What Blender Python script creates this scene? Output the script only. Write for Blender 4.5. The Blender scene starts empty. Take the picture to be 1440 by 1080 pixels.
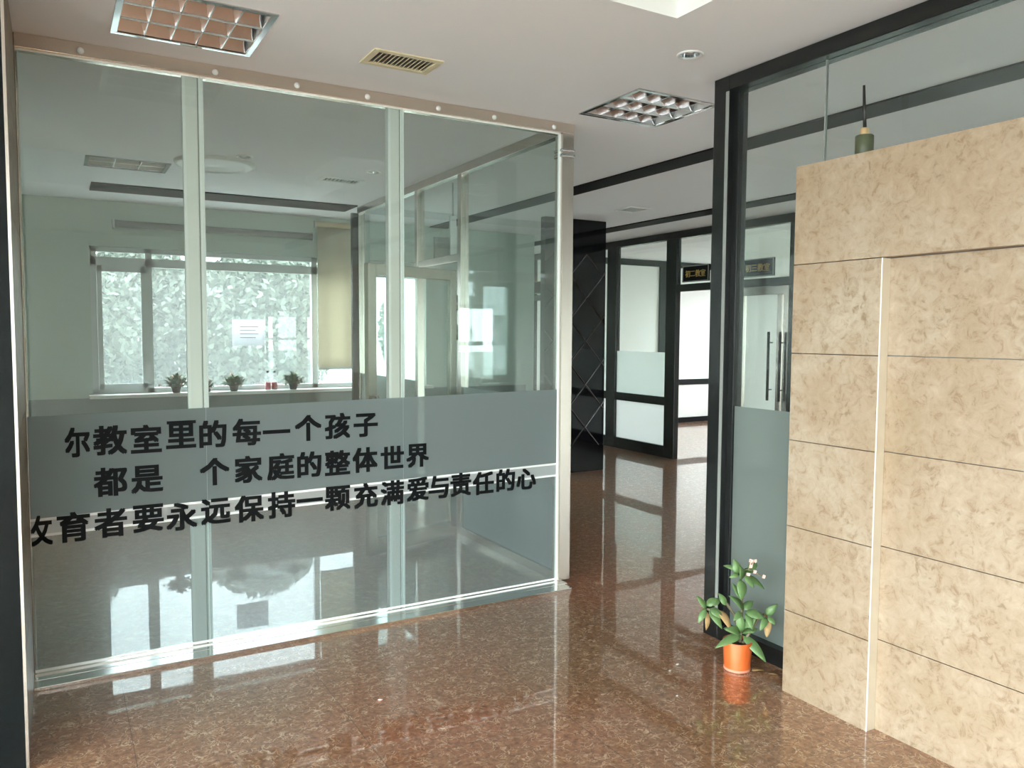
import bpy, bmesh, math, random
from mathutils import Vector, Matrix
random.seed(7)
SC = bpy.context.scene
COL = SC.collection
PI = math.pi

# ------------------------------------------------------------------ camera
cam_d = bpy.data.cameras.new('camera'); cam = bpy.data.objects.new('camera', cam_d); COL.objects.link(cam)
cam_d.sensor_width = 36.0; cam_d.sensor_fit = 'HORIZONTAL'
cam_d.lens = 1112.47 / 1440 * 36.0
cam_d.clip_start = 0.05; cam_d.clip_end = 300
yaw, pit, rol = 0.52459168, 0.063184, 0.00545251
fwd = Vector((math.sin(yaw)*math.cos(pit), math.cos(yaw)*math.cos(pit), -math.sin(pit)))
rgt = Vector((math.cos(yaw), -math.sin(yaw), 0)); upv = rgt.cross(fwd)
r2 = rgt*math.cos(rol) + upv*math.sin(rol); u2 = upv*math.cos(rol) - rgt*math.sin(rol)
mw = Matrix((r2, u2, -fwd)).transposed().to_4x4(); mw.translation = Vector((0, 0, 1.6))
cam.matrix_world = mw
SC.camera = cam

# ------------------------------------------------------------------ world, exposure
SC.view_settings.view_transform = 'Standard'; SC.view_settings.look = 'None'
SC.view_settings.gamma = 1.0; SC.view_settings.use_curve_mapping = False
SC.view_settings.exposure = 2.08
W = bpy.data.worlds.new('overcast_sky'); SC.world = W; W.use_nodes = True
wn = W.node_tree; wn.nodes.clear()
w_out = wn.nodes.new('ShaderNodeOutputWorld'); w_bg = wn.nodes.new('ShaderNodeBackground')
w_tc = wn.nodes.new('ShaderNodeTexCoord'); w_sep = wn.nodes.new('ShaderNodeSeparateXYZ'); w_rmp = wn.nodes.new('ShaderNodeValToRGB')
wn.links.new(w_tc.outputs['Generated'], w_sep.inputs[0]); wn.links.new(w_sep.outputs['Z'], w_rmp.inputs[0])
w_rmp.color_ramp.elements[0].color = (0.93, 0.96, 0.98, 1); w_rmp.color_ramp.elements[1].color = (0.86, 0.93, 1.0, 1)
wn.links.new(w_rmp.outputs[0], w_bg.inputs['Color']); w_bg.inputs['Strength'].default_value = 5.0
wn.links.new(w_bg.outputs[0], w_out.inputs[0])
W.cycles.sampling_method = 'MANUAL'; W.cycles.sample_map_resolution = 256
SC.cycles.max_bounces = 14; SC.cycles.transparent_max_bounces = 40; SC.cycles.diffuse_bounces = 6
SC.cycles.glossy_bounces = 8; SC.cycles.transmission_bounces = 8
SC.cycles.sample_clamp_indirect = 6.0; SC.cycles.caustics_reflective = True; SC.cycles.blur_glossy = 0.3

def daylight(name, loc, rot, sx, sy, power, color=(0.95, 0.98, 1.0)):
    """Diffuse daylight entering through one of the building's glazed openings."""
    d = bpy.data.lights.new(name, 'AREA'); d.shape = 'RECTANGLE'; d.size = sx; d.size_y = sy
    d.energy = power; d.color = color
    o = bpy.data.objects.new(name, d); COL.objects.link(o); o.location = loc; o.rotation_euler = rot
    return o
def opening(name, loc, rot, sx, sy):
    """Marks a glazed opening so that the sky's light is sampled through it."""
    o = daylight(name, loc, rot, sx, sy, 1.0); o.data.cycles.is_portal = True
    return o
opening('sky_opening_entrance', (-2.1, -3.62, 1.45), (PI/2, 0, 0), 2.4, 2.8)          # faces +y
opening('sky_opening_added_corridor', (5.0, -3.62, 1.08), (PI/2, 0, 0), 3.4, 2.05)
opening('sky_opening_added_left', (-3.32, -0.3, 1.45), (0, -PI/2, 0), 2.8, 6.4)           # faces +x
opening('sky_opening_office', (1.74, 9.32, 1.7), (-PI/2, 0, 0), 2.9, 1.6)            # faces -y
opening('sky_opening_corridor', (3.62, 9.32, 1.7), (-PI/2, 0, 0), 0.75, 1.6)
opening('sky_opening_classroom', (11.62, 8.77, 1.65), (0, PI/2, 0), 1.7, 3.15)          # faces -x
opening('sky_opening_classroom_near', (11.62, 5.1, 1.65), (0, PI/2, 0), 1.7, 3.4)
opening('sky_opening_classroom_far', (11.62, 12.55, 1.65), (0, PI/2, 0), 1.7, 2.5)
opening('sky_opening_stair', (6.2, 14.12, 1.6), (-PI/2, 0, 0), 1.2, 2.0)

# ------------------------------------------------------------------ materials
def mat(name):
    m = bpy.data.materials.new(name); m.use_nodes = True
    nt = m.node_tree; nt.nodes.clear()
    out = nt.nodes.new('ShaderNodeOutputMaterial')
    return m, nt, out
def N(nt, t, **kw):
    n = nt.nodes.new('ShaderNode' + t)
    for k, v in kw.items(): setattr(n, k, v)
    return n
def L(nt, a, b): nt.links.new(a, b)
def pbr(name, color, rough=0.5, metal=0.0, spec=0.5, coat=0.0, coat_rough=0.05, noise=0.0, nscale=20.0, bump=0.0, ior=1.5):
    m, nt, out = mat(name)
    p = N(nt, 'BsdfPrincipled'); L(nt, p.outputs[0], out.inputs[0])
    p.inputs['Base Color'].default_value = (*color, 1); p.inputs['Roughness'].default_value = rough
    p.inputs['Metallic'].default_value = metal; p.inputs['Specular IOR Level'].default_value = spec
    p.inputs['Coat Weight'].default_value = coat; p.inputs['Coat Roughness'].default_value = coat_rough
    p.inputs['IOR'].default_value = ior
    if noise or bump:
        tc = N(nt, 'TexCoord'); nz = N(nt, 'TexNoise'); nz.inputs['Scale'].default_value = nscale; nz.inputs['Detail'].default_value = 6
        L(nt, tc.outputs['Object'], nz.inputs['Vector'])
        if noise:
            mx = N(nt, 'MixRGB'); mx.inputs[1].default_value = (*[c*(1-noise) for c in color], 1); mx.inputs[2].default_value = (*[min(1, c*(1+noise)) for c in color], 1)
            L(nt, nz.outputs['Fac'], mx.inputs[0]); L(nt, mx.outputs[0], p.inputs['Base Color'])
        if bump:
            bp = N(nt, 'Bump'); bp.inputs['Strength'].default_value = bump; bp.inputs['Distance'].default_value = 0.01
            L(nt, nz.outputs['Fac'], bp.inputs['Height']); L(nt, bp.outputs[0], p.inputs['Normal'])
    return m
def schlick(nt, f0=0.04, scale=1.0):
    lw = N(nt, 'LayerWeight'); lw.inputs['Blend'].default_value = 0.5
    pw = N(nt, 'Math', operation='POWER'); pw.inputs[1].default_value = 5.0; L(nt, lw.outputs['Facing'], pw.inputs[0])
    ma = N(nt, 'Math', operation='MULTIPLY_ADD'); L(nt, pw.outputs[0], ma.inputs[0]); ma.inputs[1].default_value = (1-f0)*scale; ma.inputs[2].default_value = f0*scale
    return ma.outputs[0]
def glass(name, tint=(0.90, 0.955, 0.93), haze=0.02, haze_col=(0.85, 0.92, 0.90), f0=0.045):
    m, nt, out = mat(name)
    tr = N(nt, 'BsdfTransparent'); tr.inputs[0].default_value = (*tint, 1)
    gl = N(nt, 'BsdfGlossy'); gl.inputs['Roughness'].default_value = 0.0; gl.inputs[0].default_value = (0.95, 1, 0.98, 1)
    base = tr.outputs[0]
    if haze:
        df = N(nt, 'BsdfDiffuse'); df.inputs[0].default_value = (*haze_col, 1)
        tl = N(nt, 'BsdfTranslucent'); tl.inputs[0].default_value = (*haze_col, 1)
        hm = N(nt, 'MixShader'); hm.inputs[0].default_value = 0.5; L(nt, df.outputs[0], hm.inputs[1]); L(nt, tl.outputs[0], hm.inputs[2])
        mx = N(nt, 'MixShader'); mx.inputs[0].default_value = haze; L(nt, base, mx.inputs[1]); L(nt, hm.outputs[0], mx.inputs[2])
        base = mx.outputs[0]
    fm = N(nt, 'MixShader'); L(nt, schlick(nt, f0), fm.inputs[0]); L(nt, base, fm.inputs[1]); L(nt, gl.outputs[0], fm.inputs[2])
    L(nt, fm.outputs[0], out.inputs[0])
    return m
def film(name, col=(0.80, 0.90, 0.87), clear=0.25, through=0.6):
    """frosted film: part clear, part scattering"""
    m, nt, out = mat(name)
    tr = N(nt, 'BsdfTransparent'); tr.inputs[0].default_value = (*[0.5+0.5*c for c in col], 1)
    df = N(nt, 'BsdfDiffuse'); df.inputs[0].default_value = (*col, 1)
    tl = N(nt, 'BsdfTranslucent'); tl.inputs[0].default_value = (*col, 1)
    h = N(nt, 'MixShader'); h.inputs[0].default_value = through; L(nt, df.outputs[0], h.inputs[1]); L(nt, tl.outputs[0], h.inputs[2])
    mx = N(nt, 'MixShader'); mx.inputs[0].default_value = clear; L(nt, h.outputs[0], mx.inputs[1]); L(nt, tr.outputs[0], mx.inputs[2])
    L(nt, mx.outputs[0], out.inputs[0])
    return m
def ramp(nt, fac, stops):
    r = N(nt, 'ValToRGB'); cr = r.color_ramp
    while len(cr.elements) < len(stops): cr.elements.new(0.5)
    for e, (p, c) in zip(cr.elements, stops): e.position = p; e.color = (*c, 1)
    L(nt, fac, r.inputs[0]); return r.outputs[0]

def granite_floor():
    m, nt, out = mat('brown_polished_granite')
    p = N(nt, 'BsdfPrincipled'); L(nt, p.outputs[0], out.inputs[0])
    g = N(nt, 'NewGeometry'); pos = g.outputs['Position']
    n1 = N(nt, 'TexNoise'); n1.inputs['Scale'].default_value = 1.1; n1.inputs['Detail'].default_value = 3; L(nt, pos, n1.inputs['Vector'])
    n2 = N(nt, 'TexNoise'); n2.inputs['Scale'].default_value = 42; n2.inputs['Detail'].default_value = 5; n2.inputs['Roughness'].default_value = 0.65; L(nt, pos, n2.inputs['Vector'])
    big = ramp(nt, n1.outputs['Fac'], [(0.32, (0.295, 0.162, 0.086)), (0.5, (0.33, 0.155, 0.080)), (0.68, (0.37, 0.148, 0.078))])
    fine = ramp(nt, n2.outputs['Fac'], [(0.30, (0.45, 0.42, 0.40)), (0.55, (1, 1, 1)), (0.72, (1.35, 1.35, 1.3))])
    mu = N(nt, 'MixRGB', blend_type='MULTIPLY'); mu.inputs[0].default_value = 1; L(nt, big, mu.inputs[1]); L(nt, fine, mu.inputs[2])
    # pale worm-like veins: contour lines of a fine noise
    n3 = N(nt, 'TexNoise'); n3.inputs['Scale'].default_value = 26; n3.inputs['Detail'].default_value = 2.5; n3.inputs['Distortion'].default_value = 1.2; L(nt, pos, n3.inputs['Vector'])
    s = N(nt, 'Math', operation='SUBTRACT'); L(nt, n3.outputs['Fac'], s.inputs[0]); s.inputs[1].default_value = 0.5
    a = N(nt, 'Math', operation='ABSOLUTE'); L(nt, s.outputs[0], a.inputs[0])
    vein = ramp(nt, a.outputs[0], [(0.0, (1, 1, 1)), (0.022, (0.55, 0.55, 0.55)), (0.05, (0, 0, 0))])
    n4 = N(nt, 'TexNoise'); n4.inputs['Scale'].default_value = 17; n4.inputs['Detail'].default_value = 3; L(nt, pos, n4.inputs['Vector'])
    br = ramp(nt, n4.outputs['Fac'], [(0.40, (0.1, 0.1, 0.1)), (0.62, (1, 1, 1))])
    vm = N(nt, 'MixRGB', blend_type='MULTIPLY'); vm.inputs[0].default_value = 1; L(nt, vein, vm.inputs[1]); L(nt, br, vm.inputs[2])
    vs = N(nt, 'Math', operation='MULTIPLY'); L(nt, vm.outputs[0], vs.inputs[0]); vs.inputs[1].default_value = 0.95
    mv = N(nt, 'MixRGB'); L(nt, vs.outputs[0], mv.inputs[0]); L(nt, mu.outputs[0], mv.inputs[1]); mv.inputs[2].default_value = (0.70, 0.50, 0.34, 1)
    # tile joints every 0.8 m
    sep = N(nt, 'SeparateXYZ'); L(nt, pos, sep.inputs[0]); jo = None
    for ax, off in (('X', 0.225), ('Y', 0.28)):
        ad = N(nt, 'Math', operation='SUBTRACT'); L(nt, sep.outputs[ax], ad.inputs[0]); ad.inputs[1].default_value = off
        pp = N(nt, 'Math', operation='PINGPONG'); L(nt, ad.outputs[0], pp.inputs[0]); pp.inputs[1].default_value = 0.4
        lt = N(nt, 'Math', operation='LESS_THAN'); L(nt, pp.outputs[0], lt.inputs[0]); lt.inputs[1].default_value = 0.0016
        if jo is None: jo = lt.outputs[0]
        else:
            mxx = N(nt, 'Math', operation='MAXIMUM'); L(nt, jo, mxx.inputs[0]); L(nt, lt.outputs[0], mxx.inputs[1]); jo = mxx.outputs[0]
    js = N(nt, 'Math', operation='MULTIPLY'); L(nt, jo, js.inputs[0]); js.inputs[1].default_value = 0.6
    mj = N(nt, 'MixRGB'); L(nt, js.outputs[0], mj.inputs[0]); L(nt, mv.outputs[0], mj.inputs[1]); mj.inputs[2].default_value = (0.07, 0.045, 0.035, 1)
    L(nt, mj.outputs[0], p.inputs['Base Color'])
    p.inputs['Roughness'].default_value = 0.28; p.inputs['Specular IOR Level'].default_value = 0.3
    p.inputs['Coat Weight'].default_value = 1.0; p.inputs['Coat Roughness'].default_value = 0.012; p.inputs['Coat IOR'].default_value = 1.9
    nb = N(nt, 'TexNoise'); nb.inputs['Scale'].default_value = 5; L(nt, pos, nb.inputs['Vector'])
    bp = N(nt, 'Bump'); bp.inputs['Strength'].default_value = 0.010; bp.inputs['Distance'].default_value = 0.02; L(nt, nb.outputs['Fac'], bp.inputs['Height'])
    L(nt, bp.outputs[0], p.inputs['Coat Normal'])
    return m

def marble():
    m, nt, out = mat('beige_marble')
    p = N(nt, 'BsdfPrincipled'); L(nt, p.outputs[0], out.inputs[0])
    g = N(nt, 'NewGeometry'); pos = g.outputs['Position']
    n0 = N(nt, 'TexNoise'); n0.inputs['Scale'].default_value = 2.4; n0.inputs['Detail'].default_value = 4; n0.inputs['Distortion'].default_value = 0.8; L(nt, pos, n0.inputs['Vector'])
    base = ramp(nt, n0.outputs['Fac'], [(0.3, (0.355, 0.26, 0.172)), (0.5, (0.395, 0.298, 0.213)), (0.7, (0.435, 0.35, 0.265))])
    n1 = N(nt, 'TexNoise'); n1.inputs['Scale'].default_value = 19; n1.inputs['Detail'].default_value = 10; n1.inputs['Roughness'].default_value = 0.78; n1.inputs['Distortion'].default_value = 0.7; L(nt, pos, n1.inputs['Vector'])
    mot = ramp(nt, n1.outputs['Fac'], [(0.36, (0.70, 0.62, 0.55)), (0.47, (0.94, 0.92, 0.9)), (0.56, (1, 1, 1)), (0.70, (1.14, 1.14, 1.16))])
    mu = N(nt, 'MixRGB', blend_type='MULTIPLY'); mu.inputs[0].default_value = 1.0; L(nt, base, mu.inputs[1]); L(nt, mot, mu.inputs[2])
    n2 = N(nt, 'TexNoise'); n2.inputs['Scale'].default_value = 34; n2.inputs['Detail'].default_value = 6; n2.inputs['Distortion'].default_value = 0.6; L(nt, pos, n2.inputs['Vector'])
    sp = ramp(nt, n2.outputs['Fac'], [(0.56, (0, 0, 0)), (0.68, (0.8, 0.8, 0.8))])
    n3 = N(nt, 'TexNoise'); n3.inputs['Scale'].default_value = 5; n3.inputs['Detail'].default_value = 2; L(nt, pos, n3.inputs['Vector'])
    sp2 = ramp(nt, n3.outputs['Fac'], [(0.42, (0, 0, 0)), (0.6, (1, 1, 1))])
    sm = N(nt, 'MixRGB', blend_type='MULTIPLY'); sm.inputs[0].default_value = 1; L(nt, sp, sm.inputs[1]); L(nt, sp2, sm.inputs[2])
    mv = N(nt, 'MixRGB'); L(nt, sm.outputs[0], mv.inputs[0]); L(nt, mu.outputs[0], mv.inputs[1]); mv.inputs[2].default_value = (0.24, 0.165, 0.10, 1)
    L(nt, mv.outputs[0], p.inputs['Base Color']); p.inputs['Roughness'].default_value = 0.38; p.inputs['Specular IOR Level'].default_value = 0.4
    return m

def brown_stone():
    m, nt, out = mat('brown_polished_cladding')
    p = N(nt, 'BsdfPrincipled'); L(nt, p.outputs[0], out.inputs[0])
    g = N(nt, 'NewGeometry'); pos = g.outputs['Position']
    n0 = N(nt, 'TexNoise'); n0.inputs['Scale'].default_value = 18; n0.inputs['Detail'].default_value = 7; L(nt, pos, n0.inputs['Vector'])
    c = ramp(nt, n0.outputs['Fac'], [(0.35, (0.15, 0.11, 0.075)), (0.65, (0.27, 0.21, 0.15))])
    L(nt, c, p.inputs['Base Color']); p.inputs['Roughness'].default_value = 0.4; p.inputs['Specular IOR Level'].default_value = 0.25
    return m

M = {}
M['floor'] = granite_floor()
M['marble'] = marble()
M['brown'] = brown_stone()
M['ceiling'] = pbr('ceiling_paint', (0.845, 0.84, 0.875), 0.75, spec=0.2, bump=0.04, nscale=90)
M['tray'] = pbr('ceiling_tray_paint', (0.86, 0.86, 0.85), 0.7, spec=0.2, bump=0.03, nscale=90)
M['plaster'] = pbr('pale_green_plaster', (0.55, 0.62, 0.57), 0.75, spec=0.2, bump=0.05, nscale=60)
M['plaster_dark'] = pbr('shaded_dado', (0.20, 0.235, 0.235), 0.6, bump=0.05, nscale=60)
M['white'] = pbr('white_wall_paint', (0.80, 0.795, 0.77), 0.7, spec=0.2, bump=0.05, nscale=60)
M['steel'] = pbr('polished_stainless_steel', (0.60, 0.555, 0.50), 0.26, 1.0, noise=0.06, nscale=3)
M['steel_warm'] = pbr('satin_stainless_steel', (0.80, 0.77, 0.73), 0.26, 1.0, noise=0.05, nscale=4)
M['mirror'] = pbr('mirror_aluminium', (0.54, 0.54, 0.55), 0.10, 1.0)
M['rim_metal'] = pbr('satin_aluminium', (0.80, 0.80, 0.79), 0.4, 0.8)
M['rim'] = pbr('white_enamel_rim', (0.75, 0.75, 0.74), 0.35)
M['black'] = pbr('black_lacquered_frame', (0.010, 0.011, 0.011), 0.25, spec=0.5)
M['blackstone'] = pbr('black_polished_stone', (0.006, 0.009, 0.010), 0.08, spec=0.22, noise=0.35, nscale=50)
M['blackglass'] = pbr('black_mirror_tile', (0.004, 0.004, 0.005), 0.05, spec=0.35)
M['bevel'] = pbr('bevelled_mirror_edge', (0.06, 0.06, 0.064), 0.10, 1.0)
M['strip'] = pbr('black_ceiling_strip', (0.012, 0.012, 0.013), 0.6, spec=0.08)
M['mullion'] = pbr('pale_satin_aluminium', (0.80, 0.80, 0.785), 0.38, 0.35)
M['toprail'] = pbr('floor_tinted_steel', (0.72, 0.635, 0.55), 0.22, 1.0, noise=0.05, nscale=4)  # tan of floor and marble reflections put into the steel colour
M['threshold'] = pbr('bright_steel_threshold', (0.84, 0.83, 0.81), 0.14, 1.0)
M['jamb'] = pbr('lit_marble_edge', (0.66, 0.57, 0.44), 0.35, noise=0.08, nscale=14)  # daylight falling on the jamb is put into this paler colour
M['glass'] = glass('clear_green_glass', (0.915, 0.95, 0.938), 0.03, f0=0.038)
M['glass_right'] = glass('clear_screen_glass', (0.93, 0.96, 0.95), 0.02, f0=0.022)
M['glass_thin'] = glass('thin_clear_glass', (0.93, 0.97, 0.95), 0.015)
M['winglass'] = glass('dusty_window_glass', (0.95, 0.98, 0.97), 0.085, (0.90, 0.94, 0.93))
M['bottleglass'] = glass('clear_bottle_glass', (0.95, 0.97, 0.97), 0.10, (0.9, 0.93, 0.93))
M['film'] = film('frosted_film', (0.40, 0.455, 0.465), 0.12, 0.62)
M['film_right'] = film('frosted_film_dark', (0.33, 0.38, 0.36), 0.08, 0.62)
M['film_white'] = film('white_frosted_film', (0.88, 0.92, 0.91), 0.10, 0.7)
M['bandfilm'] = film('pale_band_film', (0.86, 0.88, 0.90), 0.30, 0.55)
M['film_faint'] = film('faint_grey_film', (0.62, 0.68, 0.71), 0.76, 0.5)
M['seal'] = pbr('white_sealant', (0.86, 0.87, 0.87), 0.5)
M['ink'] = pbr('black_vinyl_lettering', (0.008, 0.009, 0.010), 0.6, spec=0.1)
M['grey'] = pbr('grey_panel', (0.27, 0.275, 0.26), 0.5)
M['gold'] = pbr('gold_lettering', (0.62, 0.40, 0.12), 0.4, 0.6)
M['cream'] = pbr('cream_plastic', (0.66, 0.58, 0.40), 0.5)
M['alum'] = pbr('white_aluminium_frame', (0.62, 0.65, 0.65), 0.4)
M['sill'] = pbr('pale_stone_sill', (0.70, 0.70, 0.68), 0.35)
M['blind'] = film('cream_blind_fabric', (0.78, 0.73, 0.61), 0.0, 0.45)
M['paper'] = film('white_paper', (0.85, 0.85, 0.88), 0.0, 0.5)
M['terracotta'] = pbr('orange_plastic_pot', (0.72, 0.14, 0.03), 0.42, noise=0.15, nscale=12)
M['terracotta_pale'] = pbr('dusty_pot_foot', (0.72, 0.30, 0.20), 0.6)
M['soil'] = pbr('potting_soil', (0.05, 0.035, 0.025), 0.95, noise=0.5, nscale=60, bump=0.6)
M['leaf'] = pbr('green_leaf', (0.135, 0.235, 0.085), 0.42, noise=0.45, nscale=14)
M['leaf_dry'] = pbr('withered_leaf', (0.42, 0.27, 0.12), 0.7, noise=0.4, nscale=20)
M['stem'] = pbr('woody_stem', (0.19, 0.16, 0.10), 0.75, noise=0.4, nscale=40)
M['petal'] = pbr('pink_petal', (0.80, 0.52, 0.45), 0.5, noise=0.2, nscale=30)
M['green_can'] = pbr('dark_green_enamel', (0.075, 0.085, 0.045), 0.4, noise=0.3, nscale=30)
M['brass'] = pbr('pale_brass', (0.72, 0.52, 0.28), 0.35, 0.5)
M['red'] = pbr('red_liquid', (0.50, 0.03, 0.05), 0.2)
M['sillplant'] = pbr('sill_plant_leaf', (0.10, 0.15, 0.07), 0.6, noise=0.5, nscale=30)
M['tree'] = pbr('tree_leaf', (0.085, 0.10, 0.08), 0.9, spec=0.05, noise=0.1, nscale=1.2)
M['facade'] = pbr('added_facade_grey', (0.44, 0.45, 0.46), 0.85, noise=0.1, nscale=0.3)  # added facade, grey set for the brightness of window reflections
M['bark'] = pbr('tree_bark', (0.14, 0.11, 0.08), 0.9, noise=0.4, nscale=10)
M['ground'] = pbr('outdoor_paving', (0.27, 0.28, 0.26), 0.9, noise=0.3, nscale=0.8)
M['scrap'] = pbr('white_crumb', (0.8, 0.78, 0.74), 0.7)
M['tube'] = pbr('fluorescent_tube', (0.85, 0.85, 0.83), 0.3)

# ------------------------------------------------------------------ mesh helpers
class MB:
    def __init__(s): s.v = []; s.f = []; s.smooth = []
    def add(s, vs, fs, smooth=False):
        o = len(s.v); s.v += [tuple(v) for v in vs]
        s.f += [tuple(i+o for i in f) for f in fs]; s.smooth += [smooth]*len(fs); return s
    def box(s, x0, x1, y0, y1, z0, z1, mtx=None):
        vs = [Vector(p) for p in ((x0,y0,z0),(x1,y0,z0),(x1,y1,z0),(x0,y1,z0),(x0,y0,z1),(x1,y0,z1),(x1,y1,z1),(x0,y1,z1))]
        if mtx: vs = [mtx @ v for v in vs]
        return s.add(vs, [(3,2,1,0),(4,5,6,7),(0,1,5,4),(1,2,6,5),(2,3,7,6),(3,0,4,7)])
    def hexa(s, bot, top):
        return s.add(list(bot)+list(top), [(3,2,1,0),(4,5,6,7),(0,1,5,4),(1,2,6,5),(2,3,7,6),(3,0,4,7)])
    def lathe(s, c, prof, n=24, mtx=None):
        vs = []; fs = []; k = len(prof)
        for i in range(n):
            a = 2*PI*i/n
            for r, z in prof: vs.append(Vector((r*math.cos(a), r*math.sin(a), z)))
        if mtx: vs = [mtx @ v for v in vs]
        vs = [v+Vector(c) for v in vs]
        for i in range(n):
            j = (i+1) % n
            for q in range(k-1): fs.append((i*k+q, j*k+q, j*k+q+1, i*k+q+1))
        return s.add(vs, fs, True)
    def tube(s, pts, rads, n=8, cap=True):
        pts = [Vector(p) for p in pts]; vs = []; fs = []
        for i, p in enumerate(pts):
            d = (pts[min(i+1, len(pts)-1)] - pts[max(i-1, 0)]).normalized()
            a = d.cross(Vector((0.31, 0.17, 0.93))) 
            if a.length < 1e-3: a = d.cross(Vector((1, 0, 0)))
            a.normalize(); b = d.cross(a)
            r = rads[i] if isinstance(rads, (list, tuple)) else rads
            for q in range(n):
                t = 2*PI*q/n; vs.append(p + a*(r*math.cos(t)) + b*(r*math.sin(t)))
        for i in range(len(pts)-1):
            for q in range(n):
                w = (q+1) % n; fs.append((i*n+q, i*n+w, (i+1)*n+w, (i+1)*n+q))
        if cap:
            fs.append(tuple(range(n))[::-1]); fs.append(tuple((len(pts)-1)*n+q for q in range(n)))
        return s.add(vs, fs, True)
    def leaf(s, base, tip, width, normal, droop=0.15, n=6, fold=0.12):
        """pointed oval blade with a folded midrib, bent down towards its tip"""
        base = Vector(base); tip = Vector(tip); d = tip-base; ln = d.length; d.normalize()
        nr = Vector(normal); nr = (nr - d*nr.dot(d)).normalized(); side = d.cross(nr)
        vs = []; fs = []
        for i in range(n+1):
            t = i/n
            w = width*0.5*(math.sin(PI*min(1, t**0.75*0.97+0.03)))**0.8 if 0 < i < n else width*0.04
            c = base + d*(ln*t) + nr*(ln*droop*math.sin(PI*t))
            vs += [c - side*w + nr*(w*fold*2), c, c + side*w + nr*(w*fold*2)]
        for i in range(n):
            a = i*3; b = a+3
            fs += [(a, a+1, b+1, b), (a+1, a+2, b+2, b+1)]
        return s.add(vs, fs, True)
    def blob(s, c, r, n=10, m=6, jit=0.12):
        c = Vector(c); vs = []; fs = []
        r = r if isinstance(r, (tuple, list)) else (r, r, r)
        for j in range(m+1):
            ph = PI*j/m
            for i in range(n):
                a = 2*PI*i/n; k = 1+random.uniform(-jit, jit)
                vs.append(c + Vector((r[0]*k*math.sin(ph)*math.cos(a), r[1]*k*math.sin(ph)*math.sin(a), r[2]*k*math.cos(ph))))
        for j in range(m):
            for i in range(n):
                w = (i+1) % n; fs.append((j*n+i, (j+1)*n+i, (j+1)*n+w, j*n+w))
        return s.add(vs, fs, True)
    def build(s, name, material, parent=None, bevel=0.0, seg=2, origin=None):
        me = bpy.data.meshes.new(name)
        o = bpy.data.objects.new(name, me); COL.objects.link(o)
        base = Vector((0, 0, 0))
        if parent is not None: base = parent_world(parent)
        if origin is not None: base = Vector(origin); o.location = base - (parent_world(parent) if parent is not None else Vector((0, 0, 0)))
        me.from_pydata([tuple(Vector(v)-base) for v in s.v], [], s.f); me.update()
        me.polygons.foreach_set('use_smooth', s.smooth)
        me.materials.append(material)
        if parent is not None: o.parent = parent
        if bevel:
            b = o.modifiers.new('bevel', 'BEVEL'); b.width = bevel; b.segments = seg; b.limit_method = 'ANGLE'
        return o
def parent_world(p):
    v = Vector((0, 0, 0))
    while p is not None: v = v + p.location; p = p.parent
    return v
def tag(o, label, cat, group=None, kind=None):
    o['label'] = label; o['category'] = cat
    if group: o['group'] = group
    if kind: o['kind'] = kind
    return o
def thing(name, loc, label, cat, group=None):
    o = bpy.data.objects.new(name, None); COL.objects.link(o); o.location = loc; o.empty_display_size = 0.1
    return tag(o, label, cat, group)
def struct(mb, name, material, parent=None, bevel=0.0):
    o = mb.build(name, material, parent, bevel)
    if parent is None: o['kind'] = 'structure'
    return o
def copy_tree(o, loc, label, parent=None):
    c = o.copy(); COL.objects.link(c); c.location = loc; c['label'] = label
    def rec(a, b):
        for ch in a.children:
            d = ch.copy(); COL.objects.link(d); d.parent = b; rec(ch, d)
    rec(o, c); return c
def glyph(ch, name, material, parent, centre, size, facing, bold=0.02, depth=0.004, squash=1.0):
    """one character as a solid mesh; facing '-y' or '-x'; centre is its middle"""
    cu = bpy.data.curves.new('glyph', 'FONT'); cu.body = ch; cu.size = 1.0; cu.extrude = 0.5; cu.resolution_u = 2
    tmp = bpy.data.objects.new('glyph', cu); COL.objects.link(tmp)
    dg = bpy.context.evaluated_depsgraph_get()
    me = bpy.data.meshes.new_from_object(tmp.evaluated_get(dg)); bpy.data.objects.remove(tmp); bpy.data.curves.remove(cu)
    if not me.vertices: return None
    xs = [v.co.x for v in me.vertices]; ys = [v.co.y for v in me.vertices]
    cx, cy = (min(xs)+max(xs))/2, (min(ys)+max(ys))/2
    mb = MB(); fs = [tuple(p.vertices) for p in me.polygons]
    for dx, dy, k in ((-1, -1, .95), (1, -1, 1), (1, 1, 1.05), (-1, 1, 1.1), (0, 0, 1.15)):      # bold weight
        vs = []
        for v in me.vertices:
            x, y, z = (v.co.x-cx+dx*bold)*size*squash, (v.co.y-cy+dy*bold*.8)*size, v.co.z*depth*k
            vs.append((x, -z, y) if facing == '-y' else (-z, -x, y))
        mb.add(vs, fs)
    bpy.data.meshes.remove(me)
    m2 = bpy.data.meshes.new(name); m2.from_pydata(mb.v, [], mb.f); m2.update(); m2.materials.append(material)
    o = bpy.data.objects.new(name, m2); COL.objects.link(o); o.parent = parent; o.location = Vector(centre) - parent_world(parent)
    return o

CZ = 2.91
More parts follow.
